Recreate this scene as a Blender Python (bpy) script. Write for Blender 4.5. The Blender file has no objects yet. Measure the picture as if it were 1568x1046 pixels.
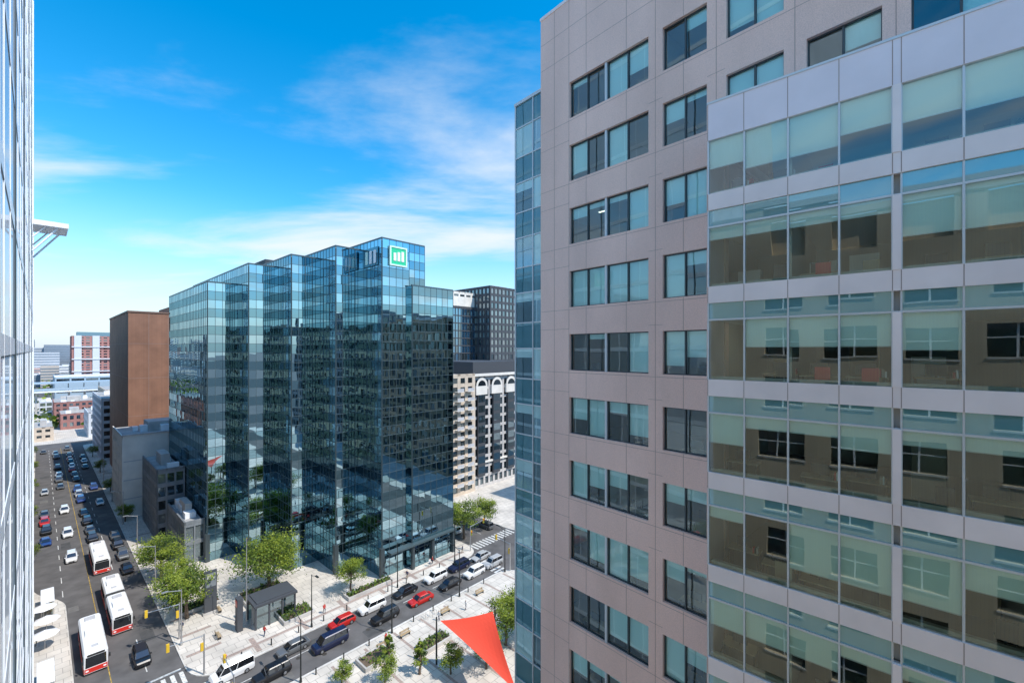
import bpy, math, random
from mathutils import Vector, Matrix, noise as mnoise
random.seed(7)
R=random.random
def ru(a,b): return a+(b-a)*R()
scene=bpy.context.scene
scene.view_settings.view_transform='Standard'
scene.view_settings.look='None'
scene.view_settings.exposure=0
col=scene.collection
# ------------------------------------------------ street grid axes
A=Vector((-.735,.678,0)); B=Vector((.678,.735,0)); Z=Vector((0,0,1))
def W(a,b,z=0): return A*a+B*b+Z*z
# ------------------------------------------------ materials
MATS={}
def mat(name,c,rough=.7,metal=0,nscale=0,namt=.15,bump=0,spec=.5,c2=None,ndetail=6):
    if name in MATS: return MATS[name]
    m=bpy.data.materials.new(name); m.use_nodes=True
    nt=m.node_tree; p=nt.nodes['Principled BSDF']
    p.inputs['Base Color'].default_value=(*c,1); p.inputs['Roughness'].default_value=rough
    p.inputs['Metallic'].default_value=metal
    p.inputs['Specular IOR Level'].default_value=spec
    if nscale:
        tc=nt.nodes.new('ShaderNodeTexCoord'); n=nt.nodes.new('ShaderNodeTexNoise')
        n.inputs['Scale'].default_value=nscale; n.inputs['Detail'].default_value=ndetail
        nt.links.new(tc.outputs['Object'],n.inputs['Vector'])
        r=nt.nodes.new('ShaderNodeValToRGB')
        d=c2 if c2 else tuple(x*(1-namt*2) for x in c)
        r.color_ramp.elements[0].position=.32; r.color_ramp.elements[1].position=.68
        r.color_ramp.elements[0].color=(*d,1); r.color_ramp.elements[1].color=(*[min(1,x*(1+namt)) for x in c],1)
        nt.links.new(n.outputs['Fac'],r.inputs['Fac']); nt.links.new(r.outputs['Color'],p.inputs['Base Color'])
        if bump:
            b=nt.nodes.new('ShaderNodeBump'); b.inputs['Strength'].default_value=bump; b.inputs['Distance'].default_value=.05
            nt.links.new(n.outputs['Fac'],b.inputs['Height']); nt.links.new(b.outputs['Normal'],p.inputs['Normal'])
    MATS[name]=m; return m
def see_glass(name,tint,refl,f0=.3):
    m=bpy.data.materials.new(name); m.use_nodes=True; nt=m.node_tree
    nt.nodes.remove(nt.nodes['Principled BSDF']); out=nt.nodes['Material Output']
    t=nt.nodes.new('ShaderNodeBsdfTransparent'); t.inputs['Color'].default_value=(*tint,1)
    g=nt.nodes.new('ShaderNodeBsdfGlossy'); g.inputs['Color'].default_value=(*refl,1); g.inputs['Roughness'].default_value=.008
    lw=nt.nodes.new('ShaderNodeLayerWeight'); lw.inputs['Blend'].default_value=.25
    mr=nt.nodes.new('ShaderNodeMapRange'); mr.inputs['To Min'].default_value=f0; mr.inputs['To Max'].default_value=1
    nt.links.new(lw.outputs['Fresnel'],mr.inputs['Value'])
    tc=nt.nodes.new('ShaderNodeTexCoord'); n=nt.nodes.new('ShaderNodeTexNoise'); n.inputs['Scale'].default_value=.6; n.inputs['Detail'].default_value=1
    nt.links.new(tc.outputs['Object'],n.inputs['Vector'])
    b=nt.nodes.new('ShaderNodeBump'); b.inputs['Strength'].default_value=.07; b.inputs['Distance'].default_value=.05
    nt.links.new(n.outputs['Fac'],b.inputs['Height']); nt.links.new(b.outputs['Normal'],g.inputs['Normal'])
    mx=nt.nodes.new('ShaderNodeMixShader')
    nt.links.new(mr.outputs['Result'],mx.inputs[0]); nt.links.new(t.outputs[0],mx.inputs[1]); nt.links.new(g.outputs[0],mx.inputs[2])
    nt.links.new(mx.outputs[0],out.inputs['Surface']); return m
def mirror_glass(name,c,base,fac=.8,bump=.15,scale=.5,dist=.05):
    m=bpy.data.materials.new(name); m.use_nodes=True; nt=m.node_tree
    nt.nodes.remove(nt.nodes['Principled BSDF']); out=nt.nodes['Material Output']
    t=nt.nodes.new('ShaderNodeBsdfDiffuse'); t.inputs['Color'].default_value=(*base,1)
    g=nt.nodes.new('ShaderNodeBsdfGlossy'); g.inputs['Color'].default_value=(*c,1); g.inputs['Roughness'].default_value=.008
    if bump:
        tc=nt.nodes.new('ShaderNodeTexCoord'); n=nt.nodes.new('ShaderNodeTexNoise'); n.inputs['Scale'].default_value=scale; n.inputs['Detail'].default_value=1.5
        nt.links.new(tc.outputs['Object'],n.inputs['Vector'])
        b=nt.nodes.new('ShaderNodeBump'); b.inputs['Strength'].default_value=bump; b.inputs['Distance'].default_value=dist
        nt.links.new(n.outputs['Fac'],b.inputs['Height']); nt.links.new(b.outputs['Normal'],g.inputs['Normal'])
    mx=nt.nodes.new('ShaderNodeMixShader'); mx.inputs[0].default_value=fac
    nt.links.new(t.outputs[0],mx.inputs[1]); nt.links.new(g.outputs[0],mx.inputs[2])
    nt.links.new(mx.outputs[0],out.inputs['Surface']); return m
def brickmat(name,c1,c2,mortar,scale,bw=.5,rh=.25,ms=.02,rough=.8,rotz=0):
    m=bpy.data.materials.new(name); m.use_nodes=True; nt=m.node_tree; p=nt.nodes['Principled BSDF']
    p.inputs['Roughness'].default_value=rough
    tc=nt.nodes.new('ShaderNodeTexCoord'); mp=nt.nodes.new('ShaderNodeMapping')
    mp.inputs['Rotation'].default_value=(0,0,rotz)
    nt.links.new(tc.outputs['Object'],mp.inputs['Vector'])
    br=nt.nodes.new('ShaderNodeTexBrick'); br.inputs['Scale'].default_value=scale
    br.inputs['Color1'].default_value=(*c1,1); br.inputs['Color2'].default_value=(*c2,1); br.inputs['Mortar'].default_value=(*mortar,1)
    br.inputs['Brick Width'].default_value=bw; br.inputs['Row Height'].default_value=rh; br.inputs['Mortar Size'].default_value=ms
    nt.links.new(mp.outputs[0],br.inputs['Vector'])
    n=nt.nodes.new('ShaderNodeTexNoise'); n.inputs['Scale'].default_value=.25; n.inputs['Detail'].default_value=8
    nt.links.new(tc.outputs['Object'],n.inputs['Vector'])
    mr=nt.nodes.new('ShaderNodeMapRange'); mr.inputs['From Min'].default_value=.3; mr.inputs['From Max'].default_value=.7
    mr.inputs['To Min'].default_value=.78; mr.inputs['To Max'].default_value=1.1
    nt.links.new(n.outputs['Fac'],mr.inputs['Value'])
    mx=nt.nodes.new('ShaderNodeVectorMath'); mx.operation='SCALE'
    nt.links.new(br.outputs['Color'],mx.inputs[0]); nt.links.new(mr.outputs[0],mx.inputs['Scale'])
    nt.links.new(mx.outputs[0],p.inputs['Base Color']); return m
ROT=-math.atan2(B.y,B.x)
asphalt=mat('asphalt',(.115,.11,.11),.9,nscale=.35,namt=.15,ndetail=10)
pave=brickmat('concrete_pavers',(.64,.59,.53),(.56,.52,.47),(.36,.33,.30),.5,.75,.75,.02,rotz=ROT)
pave2=brickmat('brick_pavers',(.42,.32,.27),(.36,.28,.25),(.25,.22,.2),1.0,.5,.5,.03,rotz=ROT)
kerb=mat('kerb_concrete',(.6,.58,.55),.8,nscale=1,namt=.1)
whitep=mat('road_paint_white',(.65,.65,.63),.7,nscale=3,namt=.2)
yellowp=mat('road_paint_yellow',(.45,.30,.06),.8,nscale=2,namt=.3)
stone=mat('pink_granite',(.90,.64,.545),.55,nscale=30,namt=.07,bump=0,ndetail=2)
_nt=stone.node_tree; _p=_nt.nodes['Principled BSDF']; _src=_p.inputs['Base Color'].links[0].from_socket
_tc=_nt.nodes.new('ShaderNodeTexCoord'); _n=_nt.nodes.new('ShaderNodeTexNoise'); _n.inputs['Scale'].default_value=.35; _n.inputs['Detail'].default_value=5
_mp=_nt.nodes.new('ShaderNodeMapping'); _mp.inputs['Scale'].default_value=(1,1,.35); _nt.links.new(_tc.outputs['Object'],_mp.inputs[0]); _nt.links.new(_mp.outputs[0],_n.inputs['Vector'])
_mr=_nt.nodes.new('ShaderNodeMapRange'); _mr.inputs['From Min'].default_value=.3; _mr.inputs['From Max'].default_value=.7; _mr.inputs['To Min'].default_value=.86; _mr.inputs['To Max'].default_value=1.05
_nt.links.new(_n.outputs['Fac'],_mr.inputs['Value']); _vm=_nt.nodes.new('ShaderNodeVectorMath'); _vm.operation='SCALE'
_nt.links.new(_src,_vm.inputs[0]); _nt.links.new(_mr.outputs[0],_vm.inputs['Scale']); _nt.links.new(_vm.outputs[0],_p.inputs['Base Color'])
joint=mat('stone_joint',(.38,.29,.26),.8)
alu=mat('aluminium_frame',(.62,.66,.68),.4,.4)
darkfr=mat('dark_frame',(.06,.08,.09),.4,.3)
panel=mat('metal_panel_grey',(.84,.76,.80),.4,.1,nscale=.5,namt=.04)
bandm=mat('band_panel',(.90,.79,.76),.45,.1,nscale=.6,namt=.04)
spand=mirror_glass('spandrel_glass',(.60,.78,.82),(.14,.33,.35),.32,.05)
vis=see_glass('bay_glass',(.80,.98,.95),(.88,.97,.97),.15)
vis2=see_glass('punched_glass',(.70,.93,.94),(.8,.95,.97),.17)
blind=mat('roller_blind',(.88,.96,.93),.8)
ceilm=mat('ceiling',(.75,.75,.72),.8); floorm=mat('office_floor',(.2,.17,.14),.8); wallm=mat('office_wall',(.50,.48,.42),.8)
deskm=mat('desk',(.40,.30,.18),.6); blackm=mat('black_plastic',(.02,.02,.02),.4); redm=mat('red_fabric',(.6,.03,.03),.7)
roofm=mat('roof_membrane',(.38,.38,.38),.9,nscale=.3,namt=.15)
white=mat('white_painted_metal',(.85,.86,.88),.35,nscale=.4,namt=.03)
# ------------------------------------------------ mesh builder
class MB:
    def __init__(s): s.v=[]; s.f=[]; s.mi=[]; s.mats=[]
    def m(s,mt):
        if mt not in s.mats: s.mats.append(mt)
        return s.mats.index(mt)
    def poly(s,pts,mt):
        i=len(s.v); s.v+= [tuple(p) for p in pts]; s.f.append(tuple(range(i,i+len(pts)))); s.mi.append(s.m(mt))
    def box(s,F,s0,s1,n0,n1,z0,z1,mt,topm=None):
        P=[F(a,n,z) for z in (z0,z1) for n in (n0,n1) for a in (s0,s1)]
        i=len(s.v); s.v+=[tuple(p) for p in P]; k=s.m(mt); kt=s.m(topm) if topm else k
        for q,kk in (((0,1,3,2),k),((4,6,7,5),kt),((0,4,5,1),k),((2,3,7,6),k),((0,2,6,4),k),((1,5,7,3),k)):
            s.f.append(tuple(i+j for j in q)); s.mi.append(kk)
    def loft(s,rings,mt,cap=True,mats=None):
        n=len(rings[0]); i=len(s.v)
        for r in rings: s.v+=[tuple(p) for p in r]
        for k in range(len(rings)-1):
            for j in range(n):
                s.f.append((i+k*n+j,i+k*n+(j+1)%n,i+(k+1)*n+(j+1)%n,i+(k+1)*n+j)); s.mi.append(s.m(mats[j] if mats else mt))
        if cap:
            s.f.append(tuple(i+j for j in range(n))[::-1]); s.mi.append(s.m(mt))
            s.f.append(tuple(i+(len(rings)-1)*n+j for j in range(n))); s.mi.append(s.m(mt))
    def tube(s,p0,p1,r0,r1,mt,n=8):
        p0=Vector(p0);p1=Vector(p1); d=(p1-p0).normalized()
        x=d.orthogonal().normalized(); y=d.cross(x)
        s.loft([[p+ (x*math.cos(t)+y*math.sin(t))*r for t in [2*math.pi*k/n for k in range(n)]] for p,r in ((p0,r0),(p1,r1))],mt)
    def mesh(s,name,recalc=False):
        me=bpy.data.meshes.new(name); me.from_pydata(s.v,[],s.f)
        for mt in s.mats: me.materials.append(mt)
        me.polygons.foreach_set('material_index',s.mi); me.update()
        if recalc:
            import bmesh
            bm=bmesh.new(); bm.from_mesh(me); bmesh.ops.recalc_face_normals(bm,faces=bm.faces); bm.to_mesh(me); bm.free()
        return me
    def obj(s,name,recalc=False,smooth=False):
        me=s.mesh(name,recalc); o=bpy.data.objects.new(name,me); col.objects.link(o)
        if smooth: me.polygons.foreach_set('use_smooth',[True]*len(me.polygons))
        return o
def Fr(O,t,n):
    O=Vector(O); t=Vector(t); n=Vector(n)
    return lambda s,k,z: O+t*s+n*k+Z*z
FAB=lambda a,b,z: W(a,b,z)
FXY=lambda x,y,z: Vector((x,y,z))
def panes(mb,F,s0,s1,z0,z1,pw,ph,mats,n=.0,tilt=.006,wmull=.07,hmull=.07,mm=None,proud=.08,rowmat=None,hproud=.07):
    nc=max(1,round((s1-s0)/pw)); nr=max(1,round((z1-z0)/ph)); dw=(s1-s0)/nc; dh=(z1-z0)/nr
    for i in range(nc):
        for j in range(nr):
            a=s0+i*dw; b=a+dw; c=z0+j*dh; d=c+dh
            tx=random.gauss(0,tilt)*dw/2; tz=random.gauss(0,tilt)*dh/2
            mt=(rowmat(j) if rowmat else None) or random.choice(mats)
            mb.poly([F(a,n-tx-tz,c),F(b,n+tx-tz,c),F(b,n+tx+tz,d),F(a,n-tx+tz,d)],mt)
    if mm:
        for i in range(nc+1):
            a=s0+i*dw; mb.box(F,a-wmull/2,a+wmull/2,n-.05,n+proud,z0,z1,mm)
        for j in range(nr+1):
            c=z0+j*dh; mb.box(F,s0,s1,n-.04,n+hproud,c-hmull/2,c+hmull/2,mm)
# ------------------------------------------------ ground
mb=MB(); S=6000
mb.poly([(-S,-S,0),(S,-S,0),(S,S,0),(-S,S,0)],asphalt); mb.obj('ground')
def rounded(pts):
    out=[]; n=len(pts)
    for i,(x,y,r) in enumerate(pts):
        if r<=0: out.append((x,y)); continue
        p=Vector((x,y)); a=Vector(pts[i-1][:2]); c=Vector(pts[(i+1)%n][:2])
        u=(a-p).normalized(); v=(c-p).normalized()
        for k in range(9):
            t=k/8; q=(p+u*r)*(1-t)**2+p*2*t*(1-t)+(p+v*r)*t*t; out.append((q.x,q.y))
    return out
def slab(name,pts,mt=None,h=.13):
    o=rounded(pts); mb=MB(); mt=mt or pave
    c=Vector((sum(p[0] for p in o)/len(o),sum(p[1] for p in o)/len(o)))
    mb.poly([W(a,b,h) for a,b in o],mt)
    n=len(o)
    for i in range(n):
        p,q=o[i],o[(i+1)%n]
        mb.poly([W(*p,0),W(*q,0),W(*q,h),W(*p,h)],kerb)
        pi=Vector(p)+(c-Vector(p)).normalized()*.3; qi=Vector(q)+(c-Vector(q)).normalized()*.3
        mb.poly([W(*p,h+.004),W(*q,h+.004),W(*qi,h+.004),W(*pi,h+.004)],kerb)
    return mb.obj(name)
slab('pavement',[(71,14,5),(290,14,3),(290,67,3),(71,67,5)])
slab('pavement',[(-80,14,3),(62,14,6),(62,66.5,5),(-80,66.5,3)])
slab('pavement',[(-80,-60,0),(290,-60,3),(290,-1,3),(118,-1,6),(112,3.2,3),(78,3.2,4),(72,-1,2),(-80,-1,0)])
slab('pavement',[(71,80,5),(290,80,3),(290,200,3),(71,200,5)])
slab('pavement',[(-80,80,3),(62,80,5),(62,200,3),(-80,200,3)])
slab('pavement',[(304,-200,3),(600,-200,3),(600,300,3),(304,300,3)])
mb=MB()
def sheet(a0,a1,b0,b1,z,mt): mb.poly([W(a0,b0,z),W(a1,b0,z),W(a1,b1,z),W(a0,b1,z)],mt)
for b in range(22,64,7): sheet(71.8,76,b,b+.7,.138,pave2)
sheet(73.6,74.2,18,64,.142,pave2)
for a in range(78,140,6): sheet(a,a+.6,14.6,19,.138,pave2)
for b in range(18,64,5): sheet(40,60.8,b,b+.4,.138,pave2)
sheet(52,57,22,27,.139,pave2)
mb.obj('paving_bands')
patch=mat('asphalt_patch',(.075,.075,.077),.9,nscale=.8,namt=.15)
patch2=mat('asphalt_worn',(.16,.155,.15),.9,nscale=.8,namt=.15)
iron=mat('cast_iron',(.05,.045,.04),.6)
mb=MB()
for b in (2.9,6.6,10.2):
    m=yellowp if b==6.6 else whitep
    a=72
    if m is yellowp: sheet(76,288,b,b+.11,.005,m)
    else:
        while a<288: sheet(a,a+3,b,b+.12,.005,m); a+=7
b=18
while b<66: sheet(66.9,67.03,b,b+3,.005,whitep); b+=6.5
for b in range(-1,14,1): sheet(72.5,75.5,b+.2,b+.7,.006,whitep)
for a in range(62,71,1): sheet(a+.2,a+.7,14.8,17.6,.006,whitep); sheet(a+.2,a+.7,62.5,65.2,.006,whitep); sheet(a+.2,a+.7,81,84,.006,whitep)
for b in range(67,80,1): sheet(72.5,75.5,b+.2,b+.7,.006,whitep)
for a in range(78,280,7): sheet(a,a+3,73.3,73.43,.005,whitep)
sheet(76,76.4,-.8,13.6,.006,whitep)
for k in range(18):
    a=78+k*9+ru(0,3); b=[.2,3.4,7.2,10.8][(k*7)%4]; sheet(a,a+ru(2,5),b,b+ru(1.2,2.4),.0025,patch if k%3 else patch2)
for k in range(6):
    b=20+k*7.5; a=[62.8,67.6][k%2]; sheet(a,a+ru(1.2,2.4),b,b+ru(2,6),.0025,patch if k%3 else patch2)
for _ in range(14):
    a,b=(ru(63,70),ru(18,64)) if R()<.5 else (ru(78,160),ru(0,13))
    mb.poly([W(a+.35*math.cos(t*math.pi/5),b+.35*math.sin(t*math.pi/5),.009) for t in range(10)],iron)
mb.obj('road_markings')
# ------------------------------------------------ stone office building
us=Vector((-.6737,.739,0)); O=Vector((1.807,27.43,0)); nS=Vector((-.739,-.6737,0)); tS=-us
FS=Fr(O,tS,nS)
mb=MB()
cols=[(2.34,4.8),(4.93,7.48),(8.25,10.4),(11.25,13.47),(14.25,16.5),(17.25,19.6),(20.4,22.8),(23.6,26),(26.8,29.2),(30,32.4)]
ZR=65.6; SE=36; BAYZ=54.8; SB=11.2
rws=[]
for k in range(17):
    t=60.73-3.7*k
    if t-2.12<1: break
    rws.append((k,t,t-2.12))
edges=[0]+[e for c in cols for e in c]+[SE]
for i in range(0,len(edges),2):
    s0,s1=edges[i],edges[i+1]
    if i==2: mb.box(FS,s0,s1,-.3,-.06,rws[-1][2],60.73,alu); continue
    if s1<SB: mb.box(FS,s0,s1,-.4,0,.1,ZR,stone)
    elif s0<SB:
        mb.box(FS,s0,SB,-.4,0,.1,BAYZ-.02,stone); mb.box(FS,s0,s1,-.4,0,BAYZ-.02,ZR,stone)
    else: mb.box(FS,s0,s1,-.4,0,BAYZ-.02,ZR,stone)
for ci,(s0,s1) in enumerate(cols):
    if ci==1: s0=4.8
    mb.box(FS,s0,s1,-.4,0,60.73,ZR,stone)
    low=s0>SB-.3
    for k,t,b in rws:
        if low and k>=1: break
        nb=rws[k+1][1] if k+1<len(rws) else .1
        mb.box(FS,s0,s1,-.4,0,nb,b,stone)
for e in [1.15,2.30,7.86,10.82,13.86,16.87,20,23.2,26.4,29.6]:
    z0=.1 if e<SB-.3 else BAYZ
    mb.box(FS,e-.012,e+.012,-.01,.004,z0,ZR,joint)
for e in (3.57,6.2,9.3,12.4,15.4,18.4):
    mb.box(FS,e-.012,e+.012,-.01,.004,60.76,ZR-.01,joint)
    if e<SB:
        for k,t,b in rws:
            nb=rws[k+1][1] if k+1<len(rws) else .1
            mb.box(FS,e-.012,e+.012,-.01,.004,nb+.01,b-.01,joint)
for k,t,b in rws:
    zz=b-.14
    mb.box(FS,0.01,SE if zz>BAYZ else SB,-.01,.0035,zz-.01,zz+.01,joint)
    if t<60: 
        for (p,q) in ((0.01,2.33),(7.49,8.24),(10.41,SB)): mb.box(FS,p,q,-.01,.0033,t+.3,t+.318,joint)
for zz in (62.4,64.0): mb.box(FS,0.01,SE,-.01,.0035,zz-.01,zz+.01,joint)
mb.box(FS,-.03,SE,-.45,.04,ZR,ZR+.18,bandm)
for ci,(s0,s1) in enumerate(cols):
    for k,t,b in rws:
        if s0>SB-.3 and k>1: break
        bb=b if not (s0>SB-.3 and k==1) else BAYZ
        if bb>=t: continue
        mid=(s0+s1)/2
        for (p,q) in ((s0,mid),(mid,s1)):
            tx=random.gauss(0,.004); tz=random.gauss(0,.004)
            mb.poly([FS(p,-.22-tx-tz,bb),FS(q,-.22+tx-tz,bb),FS(q,-.22+tx+tz,t),FS(p,-.22-tx+tz,t)],vis2)
            f=random.choice([0,0,.15,.3,.45,.6,1,1,.8])
            if k==3 and ci<2: f=1
            if f: mb.poly([FS(p+.03,-.30,t-(t-b)*f),FS(q-.03,-.30,t-(t-b)*f),FS(q-.03,-.30,t),FS(p+.03,-.30,t)],blind)
        mb.box(FS,mid-.035,mid+.035,-.27,-.15,bb,t,darkfr)
        for (p,q) in ((s0,s0+.05),(s1-.05,s1)): mb.box(FS,p,q,-.26,-.16,bb+.05,t-.05,darkfr)
        mb.box(FS,s0,s1,-.26,-.16,t-.05,t,darkfr); mb.box(FS,s0,s1,-.26,-.16,bb,bb+.05,darkfr)
lit=bpy.data.materials.new('ceiling_light'); lit.use_nodes=True
lp=lit.node_tree.nodes['Principled BSDF']; lp.inputs['Emission Color'].default_value=(1,.9,.72,1); lp.inputs['Emission Strength'].default_value=2.5
for k in range(-1,17):
    zc=60.73-3.7*k+.25
    if zc<1: break
    smax=SE-.5
    mb.box(FS,.2,smax if zc>BAYZ else SB,-9,-.42,zc,zc+.5,ceilm,floorm)
    if zc>2:
        for s in (4.86,8,11,14,17,20.0,23.2):
            if R()<.6 and (s<SB or zc-3>BAYZ): mb.box(FS,s-.06,s+.06,-6,-.42,zc-3.2,zc,wallm)
        for s in (2.6,5.4,8.6,11.5,14.5,17.5):
            if s>SB and zc-3<BAYZ: continue
            d=ru(.5,2.0); zf=zc-3.2
            mb.box(FS,s,s+1.5,-d-.7,-d,zf+.72,zf+.76,deskm)
            for e in (s+.03,s+1.43): mb.box(FS,e,e+.05,-d-.65,-d-.05,zf,zf+.72,blackm)
            mb.box(FS,s+.4,s+1.0,-d-.4,-d-.36,zf+.85,zf+1.25,blackm)
            if R()<.2: mb.box(FS,s,s+1.2,-2.6,-2.48,zc-.03,zc+.01,lit)
mb.box(FS,.1,SE,-9.3,-9.05,.1,ZR-.1,wallm)
mb.box(FS,.05,SE,-14,-9.4,.1,ZR-.05,stone,roofm)
mb.box(FS,.05,SE,-9.4,-.41,ZR-.6,ZR-.12,roofm)
mb.box(FS,.02,.3,-9.3,-.41,.1,ZR-.1,stone)
mb.box(FS,SE-.3,SE-.01,-9.3,-.41,.1,ZR-.1,stone)
# glazed corner strip
blueg=mirror_glass('corner_glass',(.55,.76,.84),(.08,.22,.26),.5,.06)
blued=mirror_glass('corner_spandrel',(.32,.52,.58),(.04,.16,.20),.4,.06)
lightg=mirror_glass('corner_blind_glass',(.6,.8,.85),(.38,.62,.62),.35,.03)
darkg=mirror_glass('corner_dark_glass',(.4,.6,.68),(.015,.04,.05),.4,.06)
CT=61.55
mb.box(FS,-2.6,0.04,-12,-.42,.1,CT-.05,darkfr,roofm)
z=59.9
while z>0:
    z0=max(.1,z-2.0)
    for (p,q) in ((-2.67,-1.0),(-1.0,-.02)):
        f=random.choice([0,.3,.5,1,.4]); zm=z-(z-z0)*f; tz=random.gauss(0,.003)
        if f<1: mb.poly([FS(p,-.35,z0),FS(q,-.35,z0),FS(q,-.35,zm),FS(p,-.35,zm)],random.choice([darkg,blueg]))
        if f>0: mb.poly([FS(p,-.35,zm),FS(q,-.35,zm),FS(q,-.35+tz,z),FS(p,-.35+tz,z)],lightg)
    mb.box(FS,-2.67,-.02,-.4,-.30,z-.04,z+.04,alu); mb.box(FS,-2.67,-.02,-.4,-.30,z0-.04,z0+.04,alu)
    if z0>.2:
        zz=max(.1,z0-1.7); mb.poly([FS(-2.67,-.34,zz),FS(-.02,-.34,zz),FS(-.02,-.34,z0),FS(-2.67,-.34,z0)],blued)
    z-=3.7
mb.poly([FS(-2.67,-.34,59.94),FS(-.02,-.34,59.94),FS(-.02,-.34,CT),FS(-2.67,-.34,CT)],blued)
mb.box(FS,-1.04,-.96,-.4,-.28,.1,CT-.1,alu); mb.box(FS,-2.72,-2.62,-.45,-.28,.1,CT-.1,alu)
mb.box(FS,-2.75,0,-.6,-.25,CT-.1,CT+.1,alu)
mb.poly([FS(-2.68,-.45,.1),FS(-2.68,-11.9,.1),FS(-2.68,-11.9,CT-.1),FS(-2.68,-.45,CT-.1)],blueg)
# canted curtain wall bay
ub=Vector((-.7527,.6581,0)); Ob=Vector((7.91,17.56,0)); nB=Vector((-.6581,-.7527,0)); FB=Fr(Ob,-ub,nB)
ms=[0,1.31,2.74,4.22,5.58,5.79,7.16,8.5,9.9,11.3,11.5,12.9,14.3,15.7,17.1,17.3,18.7,20.1]
SBE=20.1
mb.box(FB,0,SBE,-.25,.10,53.36,54.8,panel)
mb.box(FB,-.03,SBE,-.3,.13,54.8,54.88,alu)
for s in ms: mb.box(FB,s-.012,s+.012,.09,.104,53.37,54.79,joint)
mb.poly([FB(0,-.2,54.7),FB(SBE,-.2,54.7),FS(SE-3,-.3,54.7),FS(SB,-.3,54.7)],panel)
mb.poly([FB(0,0,.1),FS(SB-.05,0,.1),FS(SB-.05,0,54.8),FB(0,0,54.8)],panel)
mb.poly([FB(SBE,0,.1),FB(SBE,-8,.1),FB(SBE,-8,54.8),FB(SBE,0,54.8)],panel)
bk=0; prev=53.36
while True:
    zc=50.9-3.7*bk; bt=zc+.33; bl=zc-.33; sp=bl-.67
    if bl<2: break
    wtop=prev
    runf=random.choice([.2,.3,.5])
    for i in range(len(ms)-1):
        p,q=ms[i],ms[i+1]
        if q-p<.3:
            mb.box(FB,p,q,-.1,.12,bt,wtop,bandm); continue
        tx=random.gauss(0,.004); tz=random.gauss(0,.004)
        mb.poly([FB(p,-tx-tz,bt),FB(q,tx-tz,bt),FB(q,tx+tz,wtop),FB(p,-tx+tz,wtop)],vis)
        if R()<.5: runf=random.choice([.2,.3,.45,.55,.7,.6,.9]) if bk<2 or bk>4 else random.choice([0,.2,.35,.5,.45,.7])
        f=runf
        if bk==0: f=random.choice([.5,.6,.65,.55,.6])
        if f: mb.poly([FB(p+.03,-.10,wtop-(wtop-bt)*f),FB(q-.03,-.10,wtop-(wtop-bt)*f),FB(q-.03,-.10,wtop),FB(p+.03,-.10,wtop)],blind); mb.box(FB,p+.03,q-.03,-.12,-.09,wtop-(wtop-bt)*f-.03,wtop-(wtop-bt)*f,alu)
        tz=random.gauss(0,.004)
        mb.poly([FB(p,-tz+.0,sp),FB(q,-tz,sp),FB(q,tz,bl),FB(p,tz,bl)],spand)
    for s in ms:
        mb.box(FB,s-.03,s+.03,-.08,.05,bt,wtop,alu)
        mb.box(FB,s-.025,s+.025,-.08,.045,sp,bl,alu)
        mb.box(FB,s-.012,s+.012,.09,.094,bl+.01,bt-.01,joint)
    mb.box(FB,0,SBE,-.3,.09,bl,bt,bandm)
    mb.box(FB,0,SBE,-.08,.055,sp-.035,sp+.035,alu)
    mb.box(FB,0.05,SBE-.05,-8,-.2,sp+.02,bl+.15,ceilm,floorm)
    zf=bl+.15
    mb.box(FB,.05,SBE-.05,-.32,-.14,zf,bt+.12,wallm)
    for s in (.3,1.7,3.0,4.3,6.1,7.4,8.8,10.1,12.2,13.6,15):
        d=ru(.4,1.6)
        if R()<.75:
            mb.box(FB,s,s+1.2,-d-.7,-d,zf+.72,zf+.76,deskm)
            for e in (s+.03,s+1.12): mb.box(FB,e,e+.05,-d-.65,-d-.05,zf,zf+.72,blackm)
            mb.box(FB,s+.3,s+.85,-d-.4,-d-.36,zf+.82,zf+1.2,blackm); mb.box(FB,s+.55,s+.6,-d-.4,-d-.36,zf+.76,zf+.82,blackm)
            if R()<.5:
                for q in range(3): mb.box(FB,s+.95+.07*q,s+1.0+.07*q,-d-.3,-d-.05,zf+.76,zf+ru(.95,1.05),random.choice([redm,white,blackm,wallm]))
        if R()<.35:
            c_=random.choice([redm,blackm,deskm,blackm])
            mb.box(FB,s+.5,s+.95,-d+.12,-d+.17,zf+.45,zf+1.08,c_)
            mb.box(FB,s+.5,s+.95,-d-.28,-d+.11,zf+.42,zf+.47,c_); mb.box(FB,s+.7,s+.75,-d-.1,-d-.05,zf,zf+.42,blackm)
        if R()<.35:
            h=ru(1.2,2.1); mb.box(FB,s,s+.9,-3.6,-3.2,zf,zf+h,random.choice([deskm,wallm,white,darkfr]))
    for s in (2.74,5.68,8.5,11.4,14.3):
        if R()<.5: mb.box(FB,s-.06,s+.06,-7,-.35,zf,wtop,wallm)
    for s in (.9,3.4,6.4,9.2,12.0,14.6):
        if R()<.15: mb.box(FB,s,s+.6,-3.0,-2.4,wtop-.02,wtop+.06,lit)
    prev=sp; bk+=1
mb.box(FB,.05,SBE,-8.3,-8.05,.1,54.6,wallm)
mb.obj('stone_office_building')
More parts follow.
